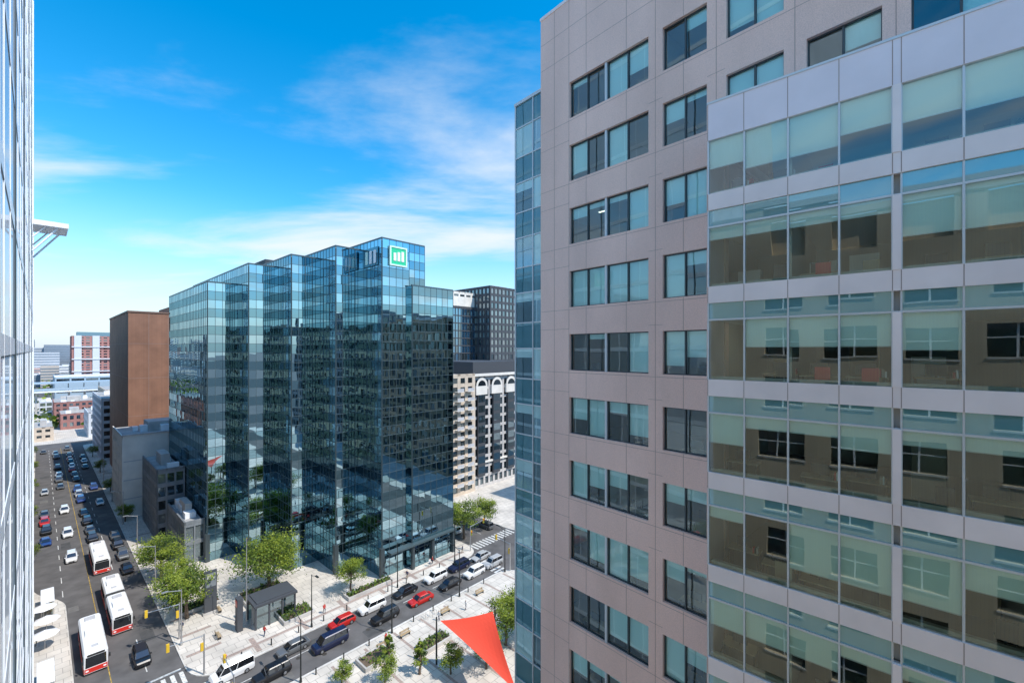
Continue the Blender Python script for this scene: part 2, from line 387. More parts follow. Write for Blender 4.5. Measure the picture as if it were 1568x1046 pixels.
# ------------------------------------------------ mirrored glass tower
tg=[mirror_glass('tower_glass_%s'%n,c,(.002,.010,.013),.95,.14,.28) for n,c in (('a',(.40,.58,.65)),('b',(.35,.53,.61)),('c',(.45,.63,.70)))]
tgd=[mirror_glass('tower_spandrel_glass',(.22,.38,.45),(.002,.008,.011),.93,.14,.28)]
mull=mat('tower_mullion',(.09,.13,.145),.4,.4)
core=mat('tower_core',(.03,.04,.05),.6)
mb=MB()
ac=[77.2+8.3*(5-i) for i in range(1,6)]; bc=[45.9-5.4*(5-i) for i in range(1,6)]
hs=[59.4,62.9,64.4,65.8,67.0]
def FA(a): return lambda s,n,z: W(a-n,s,z)
def FBb(b): return lambda s,n,z: W(s,b-n,z)
rm=lambda j: tgd[0] if (j%2==0) else None
def tface(F,s0,s1,z0,z1):
    panes(mb,F,s0,s1,z0,z1,1.45,1.86,tg,n=.12,tilt=.004,mm=mull,rowmat=rm,wmull=.07,hmull=.09,proud=.04,hproud=.03)
for i in range(5):
    a,b,h=ac[i],bc[i],hs[i]; bn=bc[i+1] if i<4 else 56.0
    mb.box(FAB,a+.05,150,b+.05,bn,.1,h-.3,core,roofm)
    if i<4: tface(FA(a),b,bn,.15,h)
    else: tface(FA(a),b,52.1,.15,h); tface(FA(a),52.1,bn,58.3,h)
    if i==0: tface(FBb(b),a,150,.15,h)
    else:
        tface(FBb(b),a,ac[i-1],.15,h); tface(FBb(b),ac[i-1],150,hs[i-1],h)
    mb.box(FAB,a-.2,a+.2,b-.2,bn,h,h+.25,mull); mb.box(FAB,a+.2,150,b-.2,b+.2,h,h+.25,mull)
mb.box(FAB,ac[4]+.1,150,55.8,56,58,67,core)
mb.box(FAB,76.05,118,52.15,62.7,.1,57.9,core,roofm)
tface(FA(76),52.1,62.8,.15,58.2); tface(FBb(52.1),76,77.2,.15,58.2)
mb.box(FAB,75.8,76.2,51.9,62.8,58.2,58.45,mull)
FE=lambda s,n,z: W(s,62.8+n,z)
tface(FE,76,118,.15,58.2)
mb.box(FAB,112,135,36,48,62,66.3,core,roofm)
conc=mat('concrete',(.48,.46,.44),.8,nscale=.5,namt=.1)
for i in range(5):
    mb.box(FAB,ac[i]-.5,ac[i]+.3,bc[i]-.5,bc[i]+.3,.1,6,darkfr)
for b in (52,57,62.6): mb.box(FAB,75.3,75.9,b-.3,b+.3,.1,5,darkfr)
mb.box(FAB,74.9,76.5,46.5,62.9,5,5.35,mull)
tower=mb.obj('mirrored_glass_tower')
green=mat('sign_green',(.02,.55,.28),.5); bar=mat('sign_white',(.9,.9,.9),.5); lgreen=mat('sign_pale',(.65,.88,.78),.5)
def fr_box(F,a,b,c,d,w,m,n0,n1):
    mb.box(F,a,b,n0,n1,c,c+w,m); mb.box(F,a,b,n0,n1,d-w,d,m); mb.box(F,a,a+w,n0,n1,c+w,d-w,m); mb.box(F,b-w,b,n0,n1,c+w,d-w,m)
mb=MB(); F=FA(77.2)
fr_box(F,47.3,51.3,61.9,65.8,.3,lgreen,.2,.6)
mb.box(F,47.6,51.0,.2,.5,62.2,65.5,green)
for k in range(3): mb.box(F,48.15+.9*k,48.75+.9*k,.5,.58,62.9,64.5+.2*k,bar)
mb.obj('rooftop_sign')
mb=MB(); F=FBb(45.9)
mb.box(F,78.3,84.2,.2,.35,61.9,65.6,darkg)
for k in range(3): mb.box(F,78.9+1.6*k,79.8+1.6*k,.35,.42,62.4,65.0,bar if k<2 else lgreen)
mb.obj('rooftop_sign')
# ------------------------------------------------ generic gridded buildings
gA=mirror_glass('window_glass_a',(.4,.5,.55),(.03,.045,.05),.5,0); gB=mirror_glass('window_glass_b',(.5,.6,.65),(.16,.18,.18),.4,0); gC=mirror_glass('window_glass_c',(.3,.38,.42),(.015,.02,.025),.4,0)
def building(name,a0,a1,b0,b1,h,wm,fh=3.4,pw=3.2,pier=1.2,band=1.3,faces='AB',gl=None,top=1.2,z0=.13,rm_=None,dep=.25,bandmat=None):
    mb=MB(); gl=gl or [gA,gB,gC,gA]; bm_=bandmat or wm
    mb.box(FAB,a0+.3,a1-.3,b0+.3,b1-.3,z0,h-.5,wm,rm_ or roofm)
    fl=[]
    if 'A' in faces: fl.append((FA(a0),b0,b1))
    if 'B' in faces: fl.append((FBb(b0),a0,a1))
    if 'a' in faces: fl.append((lambda s,n,z:W(a1+n,s,z),b0,b1))
    if 'b' in faces: fl.append((lambda s,n,z:W(s,b1+n,z),a0,a1))
    for F,s0,s1 in fl:
        nc=max(1,round((s1-s0-pier)/pw)); dw=(s1-s0-pier)/nc
        nf=max(1,round((h-top)/fh)); dh=(h-top-z0)/nf
        for i in range(nc+1): mb.box(F,s0+i*dw,s0+i*dw+pier,-.3,0,z0,h,wm)
        for j in range(nf+1):
            zz=z0+j*dh
            mb.box(F,s0+.05,s1-.05,-.29,-.04,zz,(zz+band) if j<nf else h-.02,bm_ if 0<j<nf else wm)
        for i in range(nc):
            for j in range(nf):
                p=s0+i*dw+pier; q=s0+(i+1)*dw; c=z0+j*dh+band; d=z0+(j+1)*dh
                t=random.gauss(0,.003)
                mb.poly([F(p,-dep-t,c),F(q,-dep-t,c),F(q,-dep+t,d),F(p,-dep+t,d)],random.choice(gl))
    mb.box(FAB,a0,a0+.3,b0+.31,b1,h-.6,h+.02,wm)
    mb.box(FAB,a0,a1,b0,b0+.3,h-.6,h+.03,wm)
    mb.box(FAB,(a0*2+a1)/3,(a0+2*a1)/3,(b0*2+b1)/3,(b0+2*b1)/3,h-.5,h+2.2,conc)
    for _ in range(4):
        a=ru(a0+2,a1-3); b=ru(b0+2,b1-3); mb.box(FAB,a,a+ru(1,2.5),b,b+ru(1,2.5),h-.5,h+ru(.5,1.4),white)
    return mb.obj(name)
brown=brickmat('brown_brick',(.31,.155,.095),(.27,.135,.085),(.22,.12,.09),1.2,.5,.25,.01)
beige=mat('beige_stone',(.60,.50,.40),.8,nscale=.6,namt=.08)
grey=mat('grey_stone',(.50,.50,.52),.8,nscale=.6,namt=.08)
whites=mat('white_stone',(.76,.72,.66),.8,nscale=.4,namt=.05)
dark=mat('charcoal_cladding',(.06,.065,.075),.6)
slate=mat('slate_cladding',(.20,.22,.24),.6,nscale=.5,namt=.1)
redb=mat('red_brick',(.36,.17,.15),.8,nscale=.5,namt=.1)
tan=mat('tan_brick',(.32,.24,.16),.8,nscale=.5,namt=.1)
ybrick=brickmat('beige_brick',(.80,.66,.46),(.73,.59,.41),(.6,.5,.4),2.2,.5,.25,.02)
mb=MB()
mb.box(FAB,181.6,234,19,50,.13,56.9,brown,roofm)
mb.box(FAB,181.4,234,18.8,50.2,56.9,57.4,mat('brown_coping',(.2,.12,.09),.7))
mb.box(FAB,186,205,30,44,57.4,59.6,brown)
for b in (24,29,34): mb.box(FAB,181.55,181.65,b,b+.06,.2,56.8,joint)
for z in (12,24,36,47): mb.box(FAB,181.56,181.64,19,50,z,z+.06,joint); mb.box(FAB,181.7,233.9,18.95,19.05,z,z+.06,joint)
mb.box(FAB,240,242,20,48,.13,40,brown)
mb.obj('brown_brick_tower')
building('white_stone_building',155,178,15,34,22,whites,3.6,4.5,2.4,1.9,'B',top=2.2)
mb=MB(); F=FA(155)
mb.box(F,15.3,33.9,-.29,.02,.13,21.95,whites)
for z in (5,10,15): mb.box(F,15.3,33.9,.02,.06,z,z+.25,grey)
mb.box(F,15,34,-.3,.3,22.05,22.4,grey)
mb.obj('white_gable_wall')
building('low_office_building',130,150.5,18.6,24.0,17,slate,3.4,1.7,.35,1.0,'AB')
building('grey_glass_terrace',112,129,20.5,24.2,9,slate,3.4,1.7,.25,.8,'AB')
pc=mat('pale_cladding',(.62,.64,.68),.6)
building('grey_office_building',240,284,17,50,25.5,pc,3.2,2.6,.7,1.2,'AB')
building('apartment_building',103,140,84,94.3,37.5,beige,2.9,3.0,1.2,1.1,'AB')
mb=MB()
for k in range(1,12):
    for b in (86,90.2):
        z=.13+2.9*k; F=FA(103)
        mb.box(F,b,b+2.6,.0,1.3,z,z+.15,whites); mb.box(F,b,b+2.6,1.22,1.28,z+.15,z+1.1,grey)
mb.obj('apartment_balconies')
pg=mat('pale_grey_stone',(.55,.52,.50),.8,nscale=.5,namt=.08)
building('hotel_building',104,130,94.5,122,36.5,pg,3.3,2.3,.8,.9,'AB',gl=[gC,gC,gA],bandmat=pg)
mb=MB(); F=FA(104)
for b in (95.0,102,109,116):
    mb.box(F,b+.9,b+4.1,.02,.7,4,30.5,dark)
    for k in range(8): mb.box(F,b+1.1,b+3.9,.7,.74,5+3.3*k,7.2+3.3*k,gA)
    mb.box(F,b,b+5,.02,.8,30.5,33.5,whites)
    ring=[]
    for k in range(11):
        t=math.pi*k/10; ring.append((b+2.5-2.5*math.cos(t),33.5+2.5*math.sin(t)))
    mb.poly([F(x,.82,z) for x,z in ring],whites)
    mb.poly([F(b+2.5+(x-b-2.5)*.7,.86,33.4+(z-33.5)*.7) for x,z in ring],gC)
mb.box(F,94.3,122,.0,1.0,36.5,37.3,whites); mb.box(FAB,107,128,97,118,36,41,dark)
mb.box(F,94.3,122,.0,.5,8,8.6,whites)
mb.obj('hotel_bays')
bg=mirror_glass('blue_glass',(.35,.55,.70),(.03,.09,.16),.6,0)
building('blue_glass_building',160,195,105,154,66,dark,3.6,1.8,.18,.5,'AB',gl=[bg,bg,gA])
building('blue_glass_building_crown',161,194,106,153,73,whites,6,4,1,5,'AB')
building('charcoal_office_building',150,180,147,180,76,dark,3.6,2.6,.9,1.2,'AB',gl=[gB,gB,gA])
# neighbours across the side streets (what the tower mirrors)
building('tan_office_building',-20,30,98,130,56,tan,3.6,3.2,.9,1.2,'aB',gl=[gC,gC,gA])
building('dark_glass_building',34,56,112,150,62,dark,3.6,2.4,.4,1.1,'aB',gl=[gC,gA,bg])
building('concrete_office_building',-70,-28,98,140,62,slate,3.6,3.2,.8,1.2,'aB',gl=[gC,gC,gA])
building('beige_office_building',98,140,-30,-2.5,38,tan,3.6,3.2,1.4,1.4,'bA',gl=[gC,gA])
building('dark_office_building',145,190,-34,-2.5,66,dark,3.6,2.4,.3,1.0,'bA',gl=[gC,gA,bg])
building('grey_office_building',195,240,-30,-2.5,52,slate,3.6,3.2,1.0,1.4,'bA')
building('red_brick_building',244,288,-30,-2.5,22,redb,3.4,3.2,1.4,1.4,'bA')
# far end of the avenue
rosey=mat('muted_rose_brick',(.42,.20,.18),.9)
building('red_and_white_condo',700,740,25,150,61,rosey,3.2,5,1.8,1.6,'AB')
mb=MB()
for b in range(27,148,15): mb.box(FA(700),b,b+6,.0,1,5,61.5,pc)
for z in range(6,60,14): mb.box(FA(700),25,150,1.0,1.6,z,z+1.2,pc)
mb.box(FAB,715,736,30,80,61,66,bg); mb.obj('condo_balcony_bays')
bluer=mat('blue_grey_roof',(.33,.42,.50),.6)
building('flat_roof_arena',480,540,8,130,24,bluer,8,8,1,4,'AB',rm_=white)
mb=MB()
mb.box(FAB,440,452,-20,130,15.5,17.0,white); mb.box(FAB,439.6,440.2,-20,130,17.0,18.4,bluer); mb.box(FAB,438,454,-20,130,21.5,22.3,bluer)
for b in range(-18,130,8): mb.box(FAB,445,447,b,b+1.2,0,15.5,conc); mb.box(FAB,445.5,446.3,b,b+.5,17,21.5,conc)
mb.obj('elevated_station')
building('brick_terrace_building',385,420,6,24,13,redb,3.3,3,1.2,1.4,'AB')
building('beige_terrace_building',372,420,28,60,20,beige,3.3,3,1.2,1.4,'AB')
building('white_low_building',315,345,-2,5,7,beige,3.5,3,1.2,1.6,'AB')
building('brick_low_building',352,378,8,20,9,redb,3.5,3,1.2,1.6,'AB')
building('grey_low_building',312,340,17,40,13,pc,3.5,3,1.2,1.6,'AB')
building('glass_low_building',425,437,0,30,11,pc,3.5,3,.5,1.0,'AB',rm_=white)
hz=[mat('far_beige',(.55,.50,.46),.9),mat('far_grey',(.5,.53,.57),.9),mat('far_white',(.72,.73,.74),.9),mat('far_rose',(.46,.33,.31),.9),mat('far_slate',(.22,.26,.31),.9)]
farwin=mat('far_window_band',(.20,.25,.30),.4)
mb=MB()
for i in range(1700):
    d=ru(640,3800) if i>300 else ru(760,1200); an=ru(-1.1,1.1) if i>300 else ru(-.95,-.7)
    x=math.sin(an)*d; y=math.cos(an)*d; w=ru(12,45); l=ru(12,45); h=ru(6,26) if R()<.90 else ru(28,62)
    p=Vector((x,y,0)); a=p.dot(A); b=p.dot(B); m=random.choice(hz)
    mb.box(FAB,a,a+w,b,b+l,0,h,m,random.choice([roofm,white,hz[2]]))
    nf=int(h/3.4)
    if d<1600:
        for k in range(nf): mb.box(FAB,a-.2,a+w+.2,b-.2,b+l+.2,k*3.4+1.2,k*3.4+2.6,farwin)
mb.obj('distant_city_buildings')
# ------------------------------------------------ own building
mb=MB(); c=-.45
FO=lambda s,n,z: W(s,c+n,z)
mb.box(FAB,-40,10.8,-25,c-.35,.13,54.4,ybrick,roofm)
x=-38
while x<8.5:
    mb.box(FO,x-1.5,x,-.35,0,.13,54.5,ybrick)
    for k in range(15):
        z=45.2-3.7*(11-k)-.6
        if z<.3 or z+2.2>54: continue
        mb.poly([FO(x,-.25,z),FO(x+2.4,-.25,z),FO(x+2.4,-.25,z+2.0),FO(x,-.25,z+2.0)],gC)
        mb.box(FO,x+1.15,x+1.25,-.27,-.18,z,z+2,white); mb.box(FO,x,x+2.4,-.27,-.19,z+1.1,z+1.17,white)
        mb.box(FO,x,x+2.4,-.34,-.005,z+2.0,z+3.7,ybrick); mb.box(FO,x-.05,x+2.45,-.1,.05,z-.12,z-.002,whites)
    mb.box(FO,x,x+2.4,-.34,-.006,.13,1.5,ybrick)
    x+=3.9
mb.box(FO,x-1.5,10.9,-.35,0,.13,54.5,ybrick)
mb.box(FO,-40,10.9,-.4,.06,54.5,54.9,whites)
mb.obj('beige_brick_building')
mb=MB()
og=[mirror_glass('curtain_glass_a',(.92,.96,1.0),(.74,.77,.80),.45,.02),mirror_glass('curtain_glass_b',(.88,.94,.98),(.58,.64,.68),.5,.02)]
mb.box(FAB,11,80,-30,c-.2,.13,88,grey,roofm)
s=11.0
while s<80:
    e=min(s+3.0,80); z=.13+.8
    while z<87:
        t=random.gauss(0,.0015)
        mb.poly([FO(s,-.05-t,z),FO(e,-.05+t,z),FO(e,-.05+t,z+3.25),FO(s,-.05-t,z+3.25)],random.choice(og))
        z+=3.7
    s=e
s=11
while s<80.1:
    mb.box(FO,s-.05,s+.05,-.15,-.035,.13,88,white); s+=3.0
for s in (20,32,47,62): mb.box(FO,s-.06,s+.06,-.1,-.015,.13,88,darkfr)
z=.13+.8-3.7
while z<88:
    mb.box(FO,11,80,-.15,-.04,max(.13,z+3.25),z+3.7,white)
    if z>0: mb.box(FO,11,80,-.1,-.038,z+3.21,z+3.25,darkfr)
    z+=3.7
mb.box(FO,10.9,11.2,-.2,.02,.13,88,white)
mb.box(FO,79.8,80.2,-.3,.02,.13,88,white)
mb.obj('white_curtain_wall_building')
mb=MB(); F=FO
mb.box(F,66,72,.0,2.6,58.1,58.35,white)
mb.box(F,66,66.2,.0,2.6,57.85,58.1,white)
for s in (66.5,71.5):
    mb.tube(F(s,.0,55.2),F(s,2.0,58.1),.09,.09,white); mb.tube(F(s,.0,56.6),F(s,1.1,58.1),.07,.07,white)
mb.obj('facade_canopy')
# ------------------------------------------------ trees
def leafmat(name,c):
    m=bpy.data.materials.new(name); m.use_nodes=True; nt=m.node_tree; p=nt.nodes['Principled BSDF']
    p.inputs['Base Color'].default_value=(*c,1); p.inputs['Roughness'].default_value=.6
    tr=nt.nodes.new('ShaderNodeBsdfTranslucent'); tr.inputs['Color'].default_value=(c[0]*1.4,c[1]*1.4,c[2],1)
    mx=nt.nodes.new('ShaderNodeMixShader'); mx.inputs[0].default_value=.35
    nt.links.new(p.outputs[0],mx.inputs[1]); nt.links.new(tr.outputs[0],mx.inputs[2]); nt.links.new(mx.outputs[0],nt.nodes['Material Output'].inputs['Surface']); return m
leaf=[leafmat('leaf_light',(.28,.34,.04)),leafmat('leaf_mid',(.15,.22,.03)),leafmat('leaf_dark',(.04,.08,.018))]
bark=mat('bark',(.14,.10,.07),.9,nscale=5,namt=.2)
def tree_mesh(seed,H,r,ch,n=34,per=95,ls=.34,conic=False):
    rnd=random.Random(seed); mb=MB()
    tr=.035*H; top=H-ch*.55
    p=Vector((0,0,0)); r0=tr
    for k in range(4):
        q=Vector((rnd.gauss(0,.08),rnd.gauss(0,.08),top*(k+1)/4)); mb.tube(p,q,r0,r0*.85,bark); p=q; r0*=.85
    zc=H-ch/2
    for k in range(n):
        while True:
            v=Vector((rnd.uniform(-1,1),rnd.uniform(-1,1),rnd.uniform(-1,1)))
            if .25<v.length<1: break
        f=1.0
        if conic: f=(1-(v.z+1)/2)*.9+.12
        c=Vector((v.x*r*.85*f,v.y*r*.85*f,zc+v.z*ch/2*.85))
        if k<12: mb.tube(p*.8,c,tr*.4,.03,bark,5)
        cr=rnd.uniform(.20,.36)*r*(f if conic else 1); base=rnd.random()
        for _ in range(per):
            w=Vector((rnd.gauss(0,1),rnd.gauss(0,1),rnd.gauss(0,.8)))*cr*.5
            c2=c+w
            x=Vector((rnd.gauss(0,1),rnd.gauss(0,1),rnd.gauss(0,.6))).normalized(); y=x.orthogonal().normalized()
            y=(y+x.cross(y)*rnd.uniform(-1,1)).normalized(); s=ls*rnd.uniform(.5,1)
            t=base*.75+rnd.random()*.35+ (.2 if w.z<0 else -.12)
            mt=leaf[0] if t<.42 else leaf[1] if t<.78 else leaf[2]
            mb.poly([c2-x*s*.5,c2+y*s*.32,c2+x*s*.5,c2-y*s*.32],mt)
    return mb.mesh('tree_mesh')
def put(name,me,a,b,rot=0,z=.13,sc=1):
    o=bpy.data.objects.new(name,me); o.location=W(a,b,z); o.rotation_euler=(0,0,rot); o.scale=(sc,)*3; col.objects.link(o); return o
def ab(X,Y): p=Vector((X,Y,0)); return p.dot(A),p.dot(B)
big=tree_mesh(1,9.8,5.8,7.6,60,150,.42); med=tree_mesh(2,7.6,3.6,5.4,42,115,.36); med2=tree_mesh(3,8.2,4.1,5.8,46,120,.36)
small=tree_mesh(4,4.6,2.2,3.4,28,90,.28); con=tree_mesh(5,5.2,1.5,4.6,34,70,.26,True)
put('deciduous_tree',big,*ab(-45.5,81.5),sc=1.08); put('deciduous_tree',med2,107.9,16.2,1,sc=1.12); put('deciduous_tree',med2,89.5,16.8,2.2,sc=1.08)
put('deciduous_tree',med,96.5,16.6,.6); put('deciduous_tree',med,*ab(-29.8,80.8),3,sc=.82)
put('deciduous_tree',med2,*ab(-11.4,104),1.4,sc=1.15); put('deciduous_tree',med,*ab(-7,110),2,sc=1.0); put('deciduous_tree',med,128,82.5,.2)
put('deciduous_tree',med,*ab(-1.0,66.5),.3,sc=.95); put('deciduous_tree',med2,*ab(2.5,68),1.3)
put('conifer_tree',con,*ab(-17.8,63),.3,sc=.9); put('conifer_tree',con,*ab(-12.8,60.5),.9,sc=1.05); put('deciduous_tree',small,*ab(-8.5,60.5),.9,sc=.9)
put('shrub_tree',small,*ab(-22.8,58.5),.9,sc=.7); put('shrub_tree',small,*ab(-17,58.5),2,sc=.85)
put('deciduous_tree',med,*ab(-3.6,61.5),2,sc=.7)
for i in range(9): put('street_tree',random.choice([med,med2]),135+i*17,15.3 if i%2 else -2.0,R()*6,sc=.6)
for a in (85,100,120,145): put('street_tree',med,a,66,R()*6,sc=.8)
put('park_tree',med2,236,30,1,sc=2.2); put('park_tree',med2,160,38,1,sc=2)
mb=MB()
for i in range(3600):
    cl_=i//40; rnd=random.Random(cl_); d=rnd.uniform(320,1000); an=rnd.uniform(-1.0,-.55) 
    c0=Vector((math.sin(an)*d,math.cos(an)*d,rnd.uniform(3,6)))
    if -20<c0.dot(B)<16 and c0.dot(A)<330: continue
    c2=c0+Vector((random.gauss(0,5),random.gauss(0,5),random.gauss(0,2.2)))
    x=Vector((random.gauss(0,1),random.gauss(0,1),random.gauss(0,1))).normalized(); y=x.orthogonal().normalized(); s=ru(1,2.4)
    mb.poly([c2-x*s,c2+y*s*.7,c2+x*s,c2-y*s*.7],random.choice(leaf))
mb.obj('distant_trees')
# ------------------------------------------------ vehicles (front at +x)
tyre=mat('tyre',(.02,.02,.02),.8); cglass=mirror_glass('car_glass',(.5,.55,.6),(.01,.012,.015),.2,0); rimm=mat('wheel_rim',(.5,.5,.52),.3,.8)
hl=mat('headlight',(.85,.85,.85),.1); tl=mat('taillight',(.5,.01,.01),.3)
paint={}
for n,cc in (('white',(.8,.8,.8)),('black',(.012,.012,.014)),('grey',(.12,.125,.13)),('silver',(.45,.46,.47)),('red',(.50,.015,.01)),('blue',(.03,.07,.25)),('navy',(.01,.015,.05))):
    p=mat('car_paint_'+n,cc,.3,.1); p.node_tree.nodes['Principled BSDF'].inputs['Coat Weight'].default_value=.5; paint[n]=p
def wheel(mb,x,y,r,w=.22):
    sg=1 if y>0 else -1
    mb.tube((x,y-w*sg,r),(x,y,r),r,r,tyre,14); mb.tube((x,y,r),(x,y+.012*sg,r),r*.6,r*.55,rimm,10)
CARS={}
def car_mesh(kind,colr):
    if (kind,colr) in CARS: return CARS[kind,colr]
    pm=paint[colr]; mb=MB()
    if kind=='sedan': L,Wd,zs,g=2.32,.91,[.62,.72,.80,.88,.92,.90,.78],(1.15,-1.85,.45,-1.15,1.44)
    elif kind=='suv': L,Wd,zs,g=2.35,.95,[.75,.92,.98,1.02,1.05,1.05,.95],(1.1,-2.22,.5,-1.95,1.72)
    elif kind=='hatch': L,Wd,zs,g=2.1,.88,[.65,.8,.88,.92,.95,.95,.85],(1.15,-2.0,.4,-1.5,1.5)
    else: L,Wd,zs,g=2.6,.98,[.75,.98,1.05,1.08,1.1,1.1,1.0],(1.75,-2.52,1.0,-2.4,2.0)
    xs=[L,L*.93,L*.55,0,-L*.55,-L*.92,-L]; ws=[.80,.93,1,1,1,.95,.84]; zb=[.34,.24,.2,.2,.2,.26,.38]
    rings=[]
    for x,w,zt,b in zip(xs,ws,zs,zb):
        w*=Wd; zm=b+.62*(zt-b)
        rings.append([Vector(q) for q in ((x,-w*.94,b),(x,-w,zm),(x,-w*.95,zt-.05),(x,-w*.86,zt),(x,w*.86,zt),(x,w*.95,zt-.05),(x,w,zm),(x,w*.94,b))])
    mb.loft(rings,pm)
    fb,rb,ft,rt,H=g; zb_=zs[3]-.03; wb=Wd*.9; wt=Wd*.70
    base=[Vector(q) for q in ((fb,-wb*.9,zb_),(fb,wb*.9,zb_),(rb,wb*.92,zb_),(rb,-wb*.92,zb_))]
    mid=[Vector(q) for q in ((ft+.1,-wt*1.02,H-.1),(ft+.1,wt*1.02,H-.1),(rt-.08,wt*1.02,H-.1),(rt-.08,-wt*1.02,H-.1))]
    mb.loft([base,mid],cglass,cap=False)
    m2=[Vector((v.x,v.y,v.z)) for v in mid]
    tp=[Vector(q) for q in ((ft-.08,-wt*.88,H),(ft-.08,wt*.88,H),(rt+.1,wt*.88,H),(rt+.1,-wt*.88,H))]
    mb.loft([m2,tp],pm)
    for sg in (-1,1):
        for f in (0.0,.48,1.0):
            i0=0 if sg<0 else 1; j0=3 if sg<0 else 2
            p=base[i0].lerp(base[j0],f); q=mid[i0].lerp(mid[j0],f); mb.tube(p,q,.045,.04,pm,4)
        mb.box(FXY,fb-.28,fb-.1,sg*(Wd+.02)-.08,sg*(Wd+.02)+.08,zb_+.0,zb_+.13,pm)
        wheel(mb,L*.62,sg*(Wd+.005),.33); wheel(mb,-L*.6,sg*(Wd+.005),.33)
        mb.box(FXY,L*.955,L*.985,sg*Wd*.62-.16,sg*Wd*.62+.16,zs[0]-.12,zs[0]+.02,hl)
        mb.box(FXY,-L*.985,-L*.955,sg*Wd*.68-.14,sg*Wd*.68+.14,zs[-1]-.17,zs[-1],tl)
    mb.box(FXY,L*.98,L*1.003,-.45,.45,.36,.52,blackm)
    me=mb.mesh('car_mesh',True); CARS[kind,colr]=me; return me
angA=math.atan2(A.y,A.x); angB=math.atan2(B.y,B.x)
def car(a,b,kind,colr,ang):
    nm={'sedan':'sedan_car','suv':'suv_car','hatch':'hatchback_car','van':'van'}[kind]
    put(nm,car_mesh(kind,colr),a,b+random.gauss(0,.12),ang+random.gauss(0,.02),z=.0)
busred=mat('bus_red',(.62,.03,.02),.35); buswh=mat('bus_white',(.82,.82,.82),.4,nscale=.8,namt=.04); bell=mat('bellows',(.05,.05,.05),.9)
def bus_mesh(L,articulated=False):
    mb=MB()
    def seg(x0,x1,front,rear):
        w=1.27
        def ring(x,k=1,h=3.05):
            y=w*k
            return [Vector(q) for q in ((x,-y,.32),(x,-y,1.05),(x,-y,2.75),(x,-y*.88,h-.06),(x,-y*.6,h),(x,y*.6,h),(x,y*.88,h-.06),(x,y,2.75),(x,y,1.05),(x,y,.32))]
        rr=[]
        if front: rr+= [ring(x0,.93,2.95),ring(x0-.25)]
        else: rr+=[ring(x0)]
        rr+=[ring(x1+.2 if rear else x1)]
        if rear: rr+=[ring(x1,.95,2.98)]
        mb.loft(rr,buswh,mats=[busred,buswh,buswh,buswh,buswh,buswh,buswh,buswh,busred,busred])
        for sg in (-1,1):
            x=x0-.7
            while x-1.25>x1+.3:
                mb.box(FXY,x-1.25,x,sg*w-.01,sg*w+.012,1.25,2.35,cglass); x-=1.38
            mb.box(FXY,x1+.1,x0-.4,sg*w-.01,sg*w+.014,.95,1.15,busred)
        if front:
            mb.poly([(x0+.012,-1.08,1.1),(x0+.012,1.08,1.1),(x0+.012,1.05,2.55),(x0+.012,-1.05,2.55)],cglass)
            mb.poly([(x0+.016,-.9,2.6),(x0+.016,.9,2.6),(x0+.016,.9,2.88),(x0+.016,-.9,2.88)],blackm)
            mb.box(FXY,x0-.02,x0+.03,-1.15,1.15,.4,1.0,busred)
            for sg in (-1,1):
                mb.box(FXY,x0+.03,x0+.05,sg*.9-.15,sg*.9+.15,.6,.8,hl); mb.box(FXY,x0-.1,x0+.1,sg*1.4-.08,sg*1.4+.08,1.7,2.2,blackm)
        mb.box(FXY,(x0+x1)/2-1,(x0+x1)/2+1.0,-.8,.8,3.0,3.28,buswh); mb.box(FXY,x1+.8,x1+1.9,-.6,.6,3.0,3.2,grey)
        mb.box(FXY,x0-2.2,x0-1.5,-.35,.35,3.0,3.1,grey)
        for xx in (x0-3.2,x1+2.8): mb.box(FXY,xx-.01,xx+.01,-.8,.8,3.045,3.056,grey)
    if not articulated:
        seg(L/2,-L/2,True,True); ax=(L/2-2.6,-L/2+3)
    else:
        seg(L/2,.3,True,False); seg(-.9,-L/2,False,True); ax=(L/2-2.6,1.8,-L/2+3)
        for k in range(5): mb.box(FXY,-.88+.235*k,-.74+.235*k,-1.2,1.2,.5,2.95,bell)
        mb.box(FXY,-.9,.3,-1.1,1.1,.6,2.85,bell)
    for x in ax:
        for sg in (-1,1): wheel(mb,x,sg*1.285,.48,.3)
    return mb.mesh('bus_mesh',True)
b12=bus_mesh(12.2); b18=bus_mesh(18,True)
TOC=angA+math.pi
put('city_bus',b12,90.0,5.4,TOC,0); put('articulated_bus',b18,101.5,9.0,TOC,0); put('city_bus',b12,126,8.6,TOC,0)
cl=['white','black','grey','black','grey','silver','black','red','grey','blue','white']
for a,b,k,c_ in [(82.5,10.2,'suv','black'),(126.5,12.2,'suv','grey'),(118,12.3,'sedan','black'),(134,12.3,'suv','black'),(141,12.3,'sedan','grey'),(132.9,4.7,'suv','white'),(151,4.7,'suv','white'),
   (148,1,'sedan','blue'),(157,1.1,'suv','black'),(165,1.1,'suv','red'),(173,1.1,'sedan','grey'),(143,8.6,'suv','black'),(150,8.5,'sedan','grey'),(158,8.5,'suv','black')]:
    car(a,b,k,c_,TOC)
a=165
while a<286:
    for b in (1.1,4.7,8.5,12.2):
        if b==1.1 and a<180: continue
        if R()<(.3 if b in (1.1,12.2) else .4 if b==4.7 else .8): car(a+ru(-2,2),b,random.choice(['sedan','suv','hatch','suv']),random.choice(cl),TOC)
    a+=8.2
